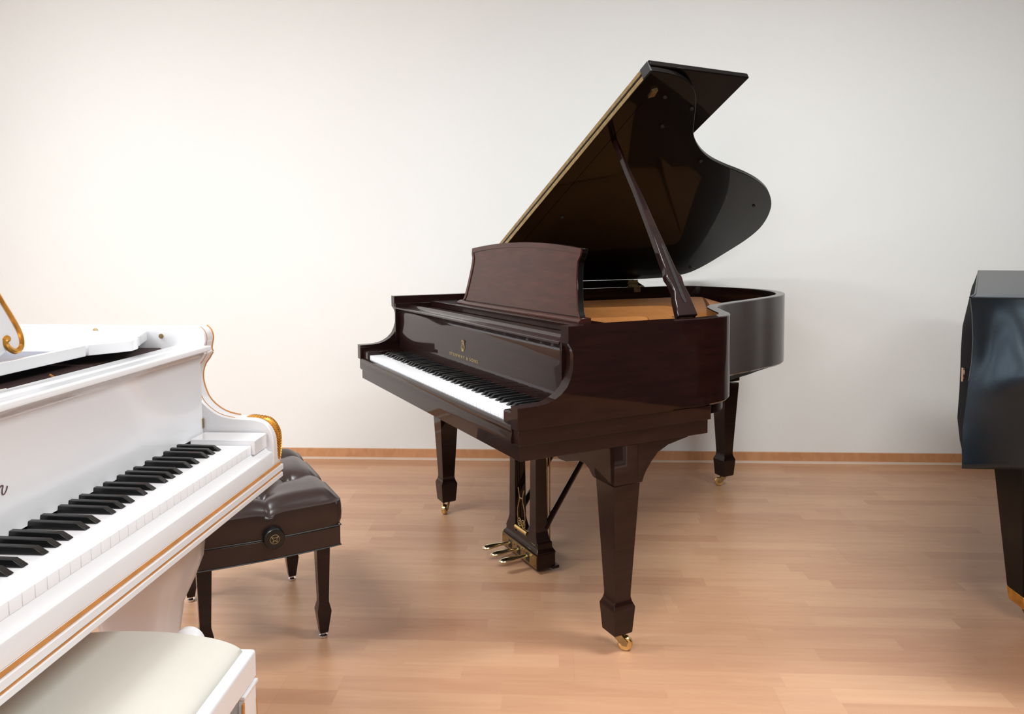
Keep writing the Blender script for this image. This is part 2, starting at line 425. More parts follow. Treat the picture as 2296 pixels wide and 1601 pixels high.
# music shelf and desk
sh = MB(); sh.px([(.309, .899), (.309, .9235), (.311, .925), (.425, .925), (.425, .905)], .048, W-.048)
mk('music_shelf', sh, M['mahog'], P1, bevel=.001)
def deskpt(x, z, w_=0): return (W/2+x, .364+(z-.925)*.14+w_, z)
def desk_outline(k=0.0):
    L_ = [(.458-k, .9255+k), (.437-k, .939+k*.2), (.424-k, .957), (.4065-k, 1.016), (.3965-k, 1.06), (.3915-k, 1.092), (.3925-k, 1.112), (.399-k, 1.121), (.403-k, 1.128), (.405-k, 1.150-k)]
    top = [(x, 1.172-k-.022*(x/.405)**2) for x in [.34, .26, .18, .1, 0, -.1, -.18, -.26, -.34]]
    return L_ + top + [(-x, z) for x, z in reversed(L_)]
dk = MB(); o1 = desk_outline(); dk.prism(o1, lambda p, t: deskpt(p[0], p[1], .021 if t else 0))
dko = mk('music_desk', dk, M['black'], P1, bevel=.0015)
fr = MB(); oo, oi = desk_outline(.0), desk_outline(.017); n_ = len(oo)
for i in range(n_-1):
    a, b_, c_, d_ = oo[i], oo[i+1], oi[i+1], oi[i]
    fr.add([deskpt(*a, -.005), deskpt(*b_, -.005), deskpt(*c_, -.005), deskpt(*d_, -.005), deskpt(*a, 0), deskpt(*b_, 0), deskpt(*c_, 0), deskpt(*d_, 0)],
           [(0,1,2,3), (0,4,5,1), (3,2,6,7)])
mk('desk_rim', fr, M['mahog_desk'], dko, smooth=60)
pn = MB(); pn.prism(desk_outline(.0165), lambda p, t: deskpt(p[0], p[1], 0 if t else -.0022))
mk('desk_panel', pn, M['mahog_desk'], dko)
fo = MB(); fo.px([(.345, .925), (.345, .930), (.352, .936), (.358, .939), (.39, .939), (.39, .925)], W/2-.462, W/2+.462)
mk('desk_foot', fo, M['mahog_desk'], dko, bevel=.001)
# iron plate with raised flanges
pl = MB()
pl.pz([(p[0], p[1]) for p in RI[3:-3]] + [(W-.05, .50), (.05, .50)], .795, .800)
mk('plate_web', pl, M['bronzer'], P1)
def interp1(tab, t):
    for (a, va), (b_, vb) in zip(tab[:-1], tab[1:]):
        if a <= t <= b_: return va+(vb-va)*(t-a)/(b_-a)
    return tab[-1][1]
def flange(path, dirx, drop, W0, ends=None):
    """path along the ridge; slopes down toward the treble"""
    m = MB(); rs = []
    for k_, (x, y, z) in enumerate(path):
        wid = W0*(1 if ends is None else interp1(ends, k_/(len(path)-1)))
        rs.append([(x-.006, y, z-.03), (x-.004, y, z-.003), (x, y, z), (x+.006, y, z-.0015), (x+wid*.35, y+dirx*.3, z-drop*.42), (x+wid*.7, y+dirx*.7, z-drop*.85), (x+wid*.9, y+dirx*.9, z-drop), (x+wid, y+dirx, z-drop*1.0), (x+wid, y+dirx, z-.1)])
    m.rings(rs, closed=False); return m
f1 = flange(cr([(.115, .43, .899), (.118, 1.0, .8995), (.135, 1.36, .900), (.155, 1.60, .900), (.165, 1.68, .899), (.205, 1.705, .898), (.30, 1.64, .895), (.43, 1.54, .888), (.56, 1.44, .880)], 6), 0, .040, .40, [(0, 1), (.45, 1), (.6, .85), (.75, .55), (.88, .3), (1, .1)])
po = mk('iron_plate', f1, M['bronze'], P1, smooth=50)
f2 = flange(cr([(.45, .43, .902), (.47, .80, .902), (.515, 1.01, .902), (.545, 1.15, .902), (.575, 1.19, .899), (.62, 1.20, .892), (.69, 1.18, .876)], 6), -.02, .050, .33, [(0, 1), (.5, 1), (.75, .8), (1, .4)])
mk('plate_rib', f2, M['bronze'], po, smooth=50)
f3 = flange(cr([(.78, .45, .896), (.862, .74, .900), (.885, .80, .900), (.915, .81, .898), (.97, .775, .892), (1.01, .74, .884)], 6), -.01, .03, .14)
mk('plate_rib', f3, M['bronze'], po, smooth=50)
hp = MB()
for i in range(22):
    t_ = i/21; hp.lathe([(.0016, 0), (.0016, .007)], (.80-.02*t_, 1.02+.30*t_, .852), n=6)
mk('hitch_pins', hp, M['chrome'], po)
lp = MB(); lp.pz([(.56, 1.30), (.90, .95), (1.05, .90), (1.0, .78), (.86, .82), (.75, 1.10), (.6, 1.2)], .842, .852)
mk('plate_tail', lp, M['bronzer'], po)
pb = MB(); pb.box(.07, W-.07, .43, .50, .80, .865)
mk('pin_block', pb, M['mahog'], P1, bevel=.002)
# legs
def leg_mb(m):
    m.sq([(.052, .0265, .0265), (.056, .031, .031), (.128, .0365, .0365), (.133, .0365, .0365), (.148, .030, .030), (.160, .0275, .0275), (.175, .0278, .0278), (.495, .0445, .0445), (.505, .0445, .0445)])
    return m
for nm, cx, cy, fl, top, crz in (('t', 1.362, .358, 1, .608, -.75), ('b', .100, .355, -1, .608, -2.3), ('r', .400, 1.675, 0, .66, 2.5)):
    m = leg_mb(MB())
    lo = mk('leg', m, M['mahog'], P1, bevel=.0012)
    lo.location = (cx, cy, 0)
    tb = MB()
    if nm != 'r':
        s_ = fl
        XZ = [(s_*.050, .494), (s_*.050, .6068), (-s_*.30, .6068), (-s_*.272, .512), (-s_*.245, .499), (-s_*.205, .501), (-s_*.13, .522), (-s_*.099, .522), (-s_*.078, .513), (-s_*.060, .497), (-s_*.052, .494)]
        tb.py(XZ, -.047, .034)
        YZ = [(-.047, .6068), (-.047, .494), (.049, .494), (.054, .508), (.063, .525), (.082, .550), (.104, .572), (.14, .589), (.18, .597), (.212, .603), (.215, .6068)]
        tb.px(YZ, -.050, .050)
    else:
        for fn in (tb.px, tb.py):
            fn([(-.16, .657), (-.13, .648), (-.09, .627), (-.062, .59), (-.05, .54), (-.049, .515), (.049, .515), (.05, .54), (.06, .585), (.085, .625), (.12, .645), (.16, .657)], -.044, .044)
    mk('leg_bracket', tb, M['mahog'], lo, bevel=.002)
    c_ = caster(lo, (0, 0, 0), crz, 1.08)
    lo.scale = (1, 1, 1)
# lyre
ly = MB(); lx, l0 = .705, .390
ly.box(lx-.133, lx+.133, l0, l0+.075, .016, .070)
ly.sq([(.070, .133, .0375), (.074, .133, .0375), (.084, .124, .032), (.088, .121, .030), (.104, .121, .030), (.108, .116, .027)], lx, l0+.040)
ly.box(lx-.14, lx+.14, l0+.06, l0+.088, .014, .024)
for s_ in (-1, 1):
    ly.sq([(.100, .040, .030), (.110, .037, .0285), (.125, .029, .0265), (.145, .0235, .024), (.40, .0205, .022), (.607, .0205, .024)], lx+s_*.079, l0+.037)
ly.box(lx-.14, lx+.14, l0-.01, l0+.10, .565, .606)
lyo = mk('pedal_lyre', ly, M['mahog'], P1, bevel=.0015)
pp = MB(); pp.box(lx-.131, lx+.131, l0-.0025, l0, .0225, .0685)
ppo = mk('pedal_plate', pp, M['brassd'], lyo)
for x_, z_ in ((-.12, .062), (-.12, .03), (-.045, .062), (.03, .062), (.105, .062), (.12, .03), (.045, .055), (-.03, .055)): mk('screw', MB().lathe([(.0022, -.0036), (.0028, -.0014)], (lx+x_, l0, z_), 'y', 10), M['rubber'], ppo)
for k in (-1, 0, 1):
    px_ = lx+k*.068+.002
    q = MB(); q.box(px_-.011, px_+.011, l0-.004, l0+.0, .030, .060)
    mk('pedal_slot', q, M['rubber'], ppo)
    q = MB(); rs = []
    for y_, hw, th, z_ in ((0.01, .008, .006, .049), (-.02, .008, .006, .050), (-.045, .010, .0065, .051), (-.07, .0135, .0085, .051), (-.092, .0155, .0098, .050), (-.106, .0135, .0085, .049), (-.115, .008, .005, .048), (-.118, .002, .0015, .0475)):
        rs.append([(px_+hw*math.cos(a), l0+y_, z_+th*math.sin(a)) for a in [2*PI*i/12 for i in range(12)]])
    q.rings(rs); mk('pedal', q, M['nickel'], lyo)
for dx in (-.045, 0, .045):
    q = MB(); q.tube([(lx+.06+dx*.4, l0+.085, .03), (lx+.06+dx*.4, l0+.085, .606)], .0022, 8)
    mk('trap_rod', q, M['brassd'], lyo)
for s_ in (-1, 1):
    q = MB(); q.tube([(lx+s_*.095, l0+.055, .150), (lx+s_*.095, l0+.075, .178), (lx+s_*.095, l0+.38, .607)], [.013, .011, .0085], 8)
    mk('brace', q, M['mahog'], lyo)
eb = MB(); ez = l0+.012
def et(pts, r): eb.tube(cr([(lx-.010+x, ez, z) for x, z in pts], 5), r, 6)
et([(-.016, .270), (-.010, .252), (-.006, .235), (-.011, .215), (-.020, .190), (-.021, .165), (-.016, .150)], .0028)
et([(.028, .270), (.022, .252), (.018, .235), (.023, .215), (.034, .190), (.036, .165), (.032, .150)], .0028)
et([(-.006, .236), (.006, .234), (.018, .236)], .0030)
for sx in (-.006, .022):
    eb.tube([(lx-.010+sx+.014*math.cos(a), ez, .142+.014*math.sin(a)) for a in [2*PI*i/14 for i in range(15)]], .0025, 6)
    eb.tube([(lx-.010+sx+.006*math.cos(a), ez, .142+.006*math.sin(a)) for a in [2*PI*i/10 for i in range(11)]], .0025, 6)
mk('lyre_emblem', eb, M['brassd'], lyo)
q = MB(); q.tube([(lx-.045, ez, .117), (lx+.045, ez, .117)], .009, 12); mk('lyre_rail', q, M['brass'], lyo)
# lid
AL, HX, HZ, YF = .49651142, .00687, .98774, .53809
LA, LB = math.cos(AL), math.sin(AL)
def LP(u, v, w_): return (HX+u*LA-w_*LB, v, HZ+u*LB+w_*LA)
LO = cr([(0, 1.50), (.008, 1.60), (.03, 1.69), (.068, 1.748), (.15, 1.785), (.268, 1.808), (.40, 1.828), (.511, 1.820), (.61, 1.780), (.700, 1.722), (.768, 1.660), (.842, 1.570), (.902, 1.463), (.949, 1.345), (.994, 1.201), (1.033, 1.100), (1.088, 1.005),
         (1.165, .914), (1.25, .852), (1.345, .785), (1.405, .718), (1.433, .645), (1.441, .58), (1.441, YF)], 4)
lid = MB(); lid.prism([(0, YF)] + LO, lambda p, t: LP(p[0], p[1], .0185 if t else 0))
lido = mk('lid', lid, M["black"], P1, bevel=.002)
fl = MB(); fl.prism([(0.0, YF), (0.0, .936), (1.445, .936), (1.445, YF)], lambda p, t: LP(p[0], p[1], .0395 if t else .021))
mk('lid_flap', fl, M['black'], lido, bevel=.003)
hg = MB()
for a, b_ in ((.0015, .0155), (.0235, .0365)):
    hg.prism([(.02, YF-.0022), (.02, YF+.0005), (1.40, YF+.0005), (1.40, YF-.0022)], lambda p, t: LP(p[0], p[1], b_ if t else a))
hgo = mk('lid_hinge', hg, M['brassd'], lido)
hk = MB(); hk.tube([LP(.02, YF-.001, .0195), LP(1.40, YF-.001, .0195)], .0022, 8); mk('hinge_pin', hk, M['mahog'], hgo)
ec = MB(); ec.prism([(1.402, YF-.004), (1.402, YF+.002), (1.441, YF+.002), (1.441, YF-.004)], lambda p, t: LP(p[0], p[1], .036 if t else .002))
mk('hinge_end_cap', ec, M['rubber'], hgo)
lk = MB(); lk.prism([(1.335, .595), (1.345, .612), (1.375, .606), (1.366, .590)], lambda p, t: LP(p[0], p[1], -.010 if t else 0)); mk('lid_catch', lk, M['brassd'], lido)
tr_ = MB(); tr_.prism([(.05, .600), (.05, .6025), (1.30, .6025), (1.30, .600)], lambda p, t: LP(p[0], p[1], -.0012 if t else 0)); mk('lid_moulding', tr_, M['black'], lido)
for u_, v_ in ((.12, 1.70), (.72, 1.60), (1.02, 1.06), (1.30, .80), (1.34, .66), (.6, .68), (.35, .66), (1.2, .75)):
    q = MB(); q.prism([(u_+.006*math.cos(a), v_+.006*math.sin(a)) for a in [2*PI*i/10 for i in range(10)]], lambda p, t: LP(p[0], p[1], -.006 if t else 0)); mk('rubber_buffer', q, M['rubber'], lido)
for v_ in (.75, 1.425):
    q = MB(); q.box(-.004, .045, v_-.035, v_+.035, .9495, .955); q.box(.037, .040, v_-.02, v_+.02, .925, .95); q.tube([(.0, v_-.035, .968), (.0, v_+.035, .968)], .006, 10)
    q.box(-.004, .004, v_-.03, v_+.03, .95, .985)
    mk('side_hinge', q, M['brassd'], P1)
# filler added on the bass rim to block the bright gap under the lid
q = MB(); q.px([(YF, ZR+.0005), (YF, ZR+.0378), (1.43, ZR+.0378), (1.50, ZR+.0005)], -.004, .0035); mk('gap_filler', q, M['black'], P1, bevel=.001)
# prop stick
B0 = Vector((1.395, 0, .950)); D0 = Vector((-.60454213, 0, .79657317)); N0 = Vector((D0.z, 0, -D0.x))
PS = [(0.708, .627), (.704, .616), (.639, .6135), (.6, .611), (.562, .6075), (.487, .6035), (.407, .596), (.296, .585), (.204, .574), (.159, .570), (.150, .5645), (.134, .562), (.118, .566), (.100, .5665), (.085, .5655), (.060, .554), (.0, .5385),
      (0, .611), (.069, .6165), (.110, .615), (.128, .619), (.140, .620), (.150, .614), (.165, .6125), (.196, .6135), (.249, .6150), (.331, .617), (.422, .620), (.525, .6215), (.60, .6235), (.656, .6265)]
def PP(s, y, w_): return tuple(B0 + D0*s + Vector((0, y, 0)) + N0*w_)
ps = MB(); ps.prism(PS, lambda p, t: PP(p[0], p[1], .011 if t else -.011))
pso = mk('lid_prop', ps, M['mahog'], P1, bevel=.003, seg=3)
gr = MB(); gr.prism([(.262, .600), (.250, .5955), (.06, .5795), (.042, .582), (.046, .590), (.245, .606)], lambda p, t: PP(p[0], p[1], .0128 if t else .0105))
mk('prop_groove', gr, M['felt'], pso)
q = MB(); q.tube([PP(.002, .56, -.012), PP(.002, .60, -.012)], .006, 8); q.box(1.36, 1.395, .55, .60, .948, .951); mk('prop_hinge', q, M['brassd'], pso)

# ------------------------------------------------------------------ white grand piano with gold ornament
P2 = thing('grand_piano', 'white grand piano with gold leaf carving and gold lines around its case', 'piano', (-.66068093, 1.61428589, 0), 1.5475337)
CH = [(-.020, .650), (-.0212, .655), (-.0218, .705), (-.018, .726), (-.008, .743), (.005, .753), (.030, .7585), (.074, .760), (.112, .770), (.145, .796), (.160, .828), (.164, .856), (.158, .880), (.147, .896), (.1385, .910),
      (.1375, .9125), (.1405, .919), (.1395, .929), (.1365, .945), (.1385, .958), (.1435, .967), (.152, .9745)]
chs = [CH[0]] + cr(CH[1:15], 3) + cr(CH[15:], 3)
WX0, WX1 = -1.345, .12
wc = MB()
for a, b_ in ((.075, WX1), (WX0, WX0+.045)):
    wc.px(chs + [(.62, .975), (.62, .650)], a, b_)
WR = [(WX0, .62), (WX0, 1.0), (WX0, 1.35), (WX0+.01, 1.44), (WX0+.06, 1.53), (WX0+.16, 1.58), (WX0+.30, 1.60), (WX0+.44, 1.585), (WX0+.58, 1.53), (WX0+.72, 1.42), (WX0+.84, 1.27), (WX0+.94, 1.12), (WX0+1.05, .98), (WX0+1.16, .90),
      (WX0+1.27, .85), (WX0+1.37, .80), (WX0+1.43, .74), (WX1, .67), (WX1, .62)]
wo = cr(WR, 4); wi = offset(wo, -.045); wi[0] = (WX0+.045, .62); wi[-1] = (WX1-.045, .62)
wc.rings([[(c_, d_, .65), (c_, d_, .975), (a, b_, .975), (a, b_, .65)] for (a, b_), (c_, d_) in zip(wo, wi)])
mk('case', wc, M['white'], P2, bevel=.003, smooth=30)
q = MB(); q.pz(wi + [(WX1-.045, .2), (WX0+.045, .2)], .70, .71); mk('soundboard', q, M['redfelt'], P2)
# stepped base moulding round the front and the sides
bmx = MB()
def band(z0, z1, o_, mb):
    mb.box(WX0-o_, WX1+o_, -.021-o_, .66, z0, z1)
band(.6415, .6495, -.0015, bmx); band(.6280, .6415, .004, bmx); band(.6220, .6280, -.001, bmx); band(.611, .622, .003, bmx)
mk('key_bed', bmx, M['white'], P2, bevel=.0015)
gb = MB()
for z_, o_ in ((.6455, -.0008), (.6250, -.0004)):
    gb.box(WX0-o_, WX1+o_, -.0217-o_-.0003, .64, z_-.0032, z_+.0032)
mk('gold_line', gb, M['goldline'], P2)
ks = MB(); ks.px([(.012, .650), (.012, .6965), (.002, .6975), (-.004, .691), (-.009, .686), (-.0185, .6825), (-.0195, .680), (-.0195, .650)], WX0+.045, .075)
mk('key_slip', ks, M['white'], P2, bevel=.0008)
for a, b_ in ((.001, .069), (WX0+.051, -1.2262)):
    mk('key_block', MB().px([(-.008, .696), (-.008, .727), (-.006, .729), (.140, .729), (.140, .696)], a, b_), M['white'], P2, bevel=.001)
kf = MB(); kf.box(WX0+.05, .07, .003, .15, .66, .698); mk('key_frame', kf, M['felt'], P2)
keys(P2, -1.2251, 0, .7168, .148)
fbm = MB(); fbm.px([(.146, .722), (.1475, .80), (.148, .90), (.140, .914), (.126, .919), (.122, .921), (.122, .929), (.124, .9315), (.160, .9315), (.163, .928), (.170, .928), (.173, .9315), (.205, .9315), (.210, .926), (.21, .915), (.165, .90), (.165, .722)], WX0+.0455, .0745)
fb2 = mk('fallboard', fbm, M['white'], P2, bevel=.0006, smooth=50)
# the last letter of the maker's script on the fallboard
lg = MB(); lg.tube(cr([(-.568, .1462, .792), (-.5645, .1462, .800), (-.561, .1462, .803), (-.559, .1462, .798), (-.5645, .1462, .784)], 5), .0007, 6)
lg.tube(cr([(-.562, .1462, .790), (-.557, .1462, .799), (-.553, .1462, .803), (-.549, .1462, .8015), (-.551, .1462, .796), (-.551, .1462, .790), (-.547, .1462, .7885), (-.542, .1462, .794), (-.5405, .1462, .799)], 5), .0008, 6)
mk('script_lettering', lg, M['darkred'], fb2)
hb = MB(); hb.box(.0705, .0735, .1435, .1475, .738, .760); mk('fallboard_hinge', hb, M['brassd'], fb2)
# music shelf, side wing, sliding desk
SZ = .966
ws = MB(); ws.box(-1.04, -.188, .250, .259, SZ-.022, SZ); ws.box(-1.04, -.188, .259, .262, SZ-.022, SZ-.014)
wso = mk('music_shelf', ws, M['white'], P2, bevel=.001)
mk('shelf_recess', MB().box(-1.04, -.182, .262, .52, SZ-.022, SZ-.014), M['recess'], wso)
wg = MB(); wpoly = cr([(-.180, .2505), (-.150, .228), (-.115, .205), (-.100, .203), (-.075, .209), (-.062, .218), (-.050, .226), (-.03, .232), (.0, .245), (.068, .272)], 4) + [(.068, .545), (-.16, .50), (-.178, .42)]
wg.pz(wpoly, SZ-.022, SZ); mk('shelf_wing', wg, M['white'], P2, bevel=.001)
wg = MB(); wg.pz([(-1.225-x, y) for x, y in wpoly], SZ-.022, SZ); mk('shelf_wing', wg, M['white'], P2, bevel=.001)
mk('slot_shade', MB().box(-1.03, -.20, .2630, .2715, SZ-.0145, SZ-.0132), M['felt'], wso)  # thin dark strip standing in for the shade inside the slot
rl = MB(); rl.box(-1.0, -.225, .278, .285, SZ-.0145, SZ-.007); mk('desk_slide_rail', rl, M['ivory'], P2, bevel=.0006)
wd = MB(); dpoly = cr([(-.55, 1.185), (-.47, 1.165), (-.41, 1.133), (-.374, 1.103), (-.345, 1.062), (-.327, 1.037), (-.310, 1.010), (-.305, .992), (-.307, .980), (-.315, .974), (-.325, .974), (-.334, .978)], 4)
dfull = dpoly + [(-.36, .966), (-.86, .966)] + [(-1.22-x, z) for x, z in reversed(dpoly)]
wd.py(dfull, .296, .308); wdo = mk('music_desk', wd, M['white'], P2, bevel=.001)
sc = MB(); spath = cr([(-.55, 1.185), (-.47, 1.165), (-.41, 1.133), (-.374, 1.103), (-.345, 1.062), (-.327, 1.037), (-.310, 1.010), (-.3035, .992), (-.305, .980), (-.313, .9735), (-.323, .973), (-.334, .979), (-.342, .987), (-.343, .996), (-.337, .998)], 5)
rr = [.003+.0022*min(1, i/(len(spath)*.6)) if i < len(spath)-6 else .0065 for i in range(len(spath))]
sc.tube([(x, .295, z) for x, z in spath], rr, 8); mk('gold_scroll', sc, M['gold'], wdo)
sc = MB(); sc.tube([(-1.22-x, .295, z) for x, z in spath], rr, 8); mk('gold_scroll', sc, M['gold'], wdo)
ins = MB(); ins.px([(.212, .80), (.212, .905), (.245, .925), (.60, .925), (.60, .80)], WX0+.0505, .0745); mk('cavity_shade', ins, M['action'], P2)  # solid dark block stands in for the dim open action cavity
ins = MB(); ins.pz([(-.66, .2125), (-.452, .2125), (-.66, .246)], .905, .9285); mk('action_cloth', ins, M['redcloth'], P2)
ins = MB(); ins.tube([(-.450, .2130, .9286), (-.66, .247, .9286)], .0022, 6); mk('action_edge', ins, M['cream'], P2)
ins = MB(); ins.tube([(-.30, .214, .905), (-.30, .246, .9265)], .0025, 8); mk('action_rail', ins, M['bronze'], P2)
for y_, z_ in ((.241, .953), (.401, .966)):
    mk('screw', MB().lathe([(.0055, -.0015), (.0055, 0)], (.0745, y_, z_), 'x', 14), M['brassd'], P2)
# gold lines along the cheek edges, carved leaf on the rounded nose
gl = MB()
for xx, rr_ in ((.1165, .0017), (.0850, .0006)):
    for seg in (cr(CH[7:15], 3), cr(CH[15:], 3)):
        gl.tube([(xx, y-.0008, z+.0003) for y, z in seg], rr_, 6)
mk('gold_edge', gl, M['goldline'], P2)
lf = MB(); nose = cr([(.045, .7590), (.030, .7585), (.005, .753), (-.008, .743), (-.018, .726), (-.0218, .705), (-.0222, .680), (-.021, .656)], 4)
lf.tube([(.107, y-.0008, z+.0008) for y, z in nose], [.0022+.0016*math.sin(PI*i/(len(nose)-1)) for i in range(len(nose))], 8)
for i, (y, z) in enumerate(nose[1:-1]):
    a_ = nose[i]; tx, tz = nose[i+2][0]-a_[0], nose[i+2][1]-a_[1]; l_ = math.hypot(tx, tz) or 1; tx /= l_; tz /= l_
    nx_, nz_ = (tz, -tx) if tz*-1+(-tx)*1 > 0 else (-tz, tx)
    k = .55+.65*math.sin(PI*(i+1)/len(nose))
    for s_ in (-1, 1):
        p0 = (.107, y, z); p1 = (.107+s_*.006*k, y-tx*.003+nx_*.0022*k, z-tz*.003+nz_*.0022*k); p2 = (.107+s_*.0125*k, y-tx*.009, z-tz*.009)
        lf.tube([p0, p1, p2], [.0018*k, .0030*k, .0012], 6)
mk('gold_leaf_carving', lf, M['gold'], P2)
# legs
def wleg(m):
    secs = [(.03, .034), (.06, .040), (.10, .038), (.17, .056), (.25, .076), (.33, .088), (.38, .112), (.43, .132), (.50, .140), (.58, .135), (.606, .13)]
    rs = []
    for z_, r_ in secs:
        ring = []
        for i in range(24):
            a = 2*PI*i/24; c_, s_ = math.cos(a), math.sin(a); k = (abs(c_)**4+abs(s_)**4)**-.25
            ring.append((r_*c_*k*.9, r_*s_*k*.9, z_))
        rs.append(ring)
    m.rings(rs); return m
for cx, cy in ((.008, .27), (-1.233, .27), (-.75, 1.35)):
    lo = mk('leg', wleg(MB()), M['white'], P2, smooth=60); lo.location = (cx, cy, .004)
    caster(lo, (0, 0, -.004), 1.0, .9)

# ------------------------------------------------------------------ tufted brown bench
A2 = math.atan2(.515, .857)
BN = thing('piano_bench', 'dark brown tufted leather piano bench standing behind the white piano', 'bench', (-.920, 2.2377, 0), A2)
HXb, HYb = .200, .2925
sk = MB()
def bow(z, k=0.0):
    r = []
    n = 14
    for i in range(n+1): t_ = -1+2*i/n; r.append((t_*HXb*(1+k), -HYb-.012*(1-t_*t_)-k*HYb, z))
    r += [(HXb*(1+k), t_*HYb, z) for t_ in (-.5, 0, .5)]
    for i in range(n+1): t_ = 1-2*i/n; r.append((t_*HXb*(1+k), HYb+.012*(1-t_*t_)+k*HYb, z))
    r += [(-HXb*(1+k), t_*HYb, z) for t_ in (.5, 0, -.5)]
    return r
sk.rings([bow(.300), bow(.357)])
sko = mk('seat_skirt', sk, M['leather'], BN, bevel=.003)
pi_ = MB(); ring = bow(.3595, .006); ring.append(ring[0]); pi_.tube(ring, .0019, 6); mk('piping', pi_, M['thread'], sko)
pi_ = MB(); ring = bow(.3010, .004); ring.append(ring[0]); pi_.tube(ring, .0018, 6); mk('bottom_piping', pi_, M['thread'], sko)
# cushion : grid top with button tufting
NX, NY = 56, 76
btn = []
for j, v in enumerate((-.185, -.062, .062, .185)):
    for u in ((0,) if j % 2 == 0 else (-.108, .108)): btn.append((u, v))
def ztop(u, v):
    eu = 1-abs(u)/HXb; ev = 1-abs(v)/HYb
    e = min(1, max(0, eu)*HXb/.055); f_ = min(1, max(0, ev)*HYb/.055)
    edge = (1-(1-e)**2.2)*(1-(1-f_)**2.2)
    z = .430+.032*edge
    for (a, b_) in btn:
        d = math.hypot(u-a, v-b_); z -= .024*math.exp(-(d/.016)**2)+.014*math.exp(-(d/.055)**2)
    # diamond pleats between neighbouring buttons
    for i in range(len(btn)):
        for j in range(i+1, len(btn)):
            a, b_ = btn[i], btn[j]; L_ = math.hypot(a[0]-b_[0], a[1]-b_[1])
            if .14 < L_ < .19 and abs(a[1]-b_[1]) > .05:
                tx, ty = (b_[0]-a[0])/L_, (b_[1]-a[1])/L_
                s_ = (u-a[0])*tx+(v-a[1])*ty; d = abs(-(u-a[0])*ty+(v-a[1])*tx)
                if 0 < s_ < L_: z -= .0060*math.exp(-(d/.006)**2)+.006*math.exp(-(d/.024)**2)
    # pleats running out to the edges
    for (a, b_) in btn:
        if abs(b_) > .17 and abs(u-a) < .06 and (v-b_)*b_ > 0: z -= .005*math.exp(-((u-a)/.006)**2)+.006*math.exp(-((u-a)/.025)**2)
        if abs(a) > .1 and abs(v-b_) < .06 and (u-a)*a > 0: z -= .005*math.exp(-((v-b_)/.006)**2)+.006*math.exp(-((v-b_)/.025)**2)
    return z
cu = MB(); vs = []
for j in range(NY+1):
    for i in range(NX+1):
        s_, t_ = -1+2*i/NX, -1+2*j/NY
        u, v = s_*(HXb+.006), t_*(HYb+.006+.010*(1-s_*s_))
        r_ = .03
        cxr, cyr = max(abs(u)-(HXb+.006-r_), 0), max(abs(v)-(HYb+.006-r_), 0)
        if cxr > 0 and cyr > 0:
            d = math.hypot(cxr, cyr)
            if d > r_:
                u = math.copysign((HXb+.006-r_)+cxr*r_/d, u); v = math.copysign((HYb+.006-r_)+cyr*r_/d, v)
        vs.append((u, v, ztop(min(HXb, max(-HXb, u)), min(HYb, max(-HYb, v)))))
fs = [(j*(NX+1)+i, j*(NX+1)+i+1, (j+1)*(NX+1)+i+1, (j+1)*(NX+1)+i) for j in range(NY) for i in range(NX)]
cu.add(vs, fs)
bd = [i for i in range(NX+1)] + [j*(NX+1)+NX for j in range(1, NY+1)] + [NY*(NX+1)+i for i in range(NX-1, -1, -1)] + [j*(NX+1) for j in range(NY-1, 0, -1)]
base = len(cu.v); nb = len(bd)
for (k, zz) in ((1.008, .415), (1.012, .395), (1.008, .375), (.99, .360)):
    cu.v += [(cu.v[i][0]*k, cu.v[i][1]*k, zz) for i in bd]
prev = bd
for r_ in range(4):
    cur = list(range(base+r_*nb, base+(r_+1)*nb))
    cu.f += [(prev[(i+1) % nb], prev[i], cur[i], cur[(i+1) % nb]) for i in range(nb)]
    prev = cur
mk('cushion', cu, M['leather'], BN, smooth=75)
for (a, b_) in btn:
    q = MB(); q.ell((a, b_, ztop(a, b_)+.001), (.010, .010, .004)); mk('button', q, M['leather'], BN)
kn = MB(); kn.lathe([(.010, .016), (.010, -.004), (.0275, -.008), (.0285, -.014), (.0280, -.030), (.0262, -.0325), (.0235, -.0332)], (.008, -HYb-.010, .367), 'y', 32)
kno = mk('knob', kn, M['ebony'], BN)
kg = MB(); c0 = (.008, -HYb-.0438, .367)
kg.tube([(c0[0]+.0125*math.cos(a), c0[1], c0[2]+.0125*math.sin(a)*1.0) for a in [2*PI*i/16 for i in range(17)]], .0006, 5)
kg.tube(cr([(c0[0]-.009, c0[1], c0[2]+.007), (c0[0]-.004, c0[1], c0[2]), (c0[0]-.006, c0[1], c0[2]-.008), (c0[0], c0[1], c0[2]-.003), (c0[0]+.006, c0[1], c0[2]-.008), (c0[0]+.005, c0[1], c0[2]+.001), (c0[0]+.010, c0[1], c0[2]+.007), (c0[0], c0[1], c0[2]+.004), (c0[0]-.009, c0[1], c0[2]+.007)], 3), .0007, 5)
mk('knob_emblem', kg, M['gilt'], kno)
kn = MB(); kn.lathe([(.010, -.016), (.010, .004), (.0275, .008), (.0285, .014), (.0280, .030), (.0235, .0332)], (.008, HYb+.010, .367), 'y', 32); mk('knob', kn, M['ebony'], BN)
for sx in (-1, 1):
    for sy in (-1, 1):
        q = MB(); q.sq([(.016, .0115, .0115), (.020, .0125, .0125), (.082, .0205, .0205), (.086, .0205, .0205), (.110, .0150, .0150), (.125, .0150, .0150), (.34, .0215, .0215)])
        lo = mk('leg', q, M['mahog'], BN, bevel=.0012); lo.location = (sx*.163, sy*.218, 0)
        g = MB(); g.lathe([(.010, 0), (.0125, .002), (.0125, .007), (.006, .010), (.006, .017)], n=16); mk('glide', g, M['chrome'], lo)

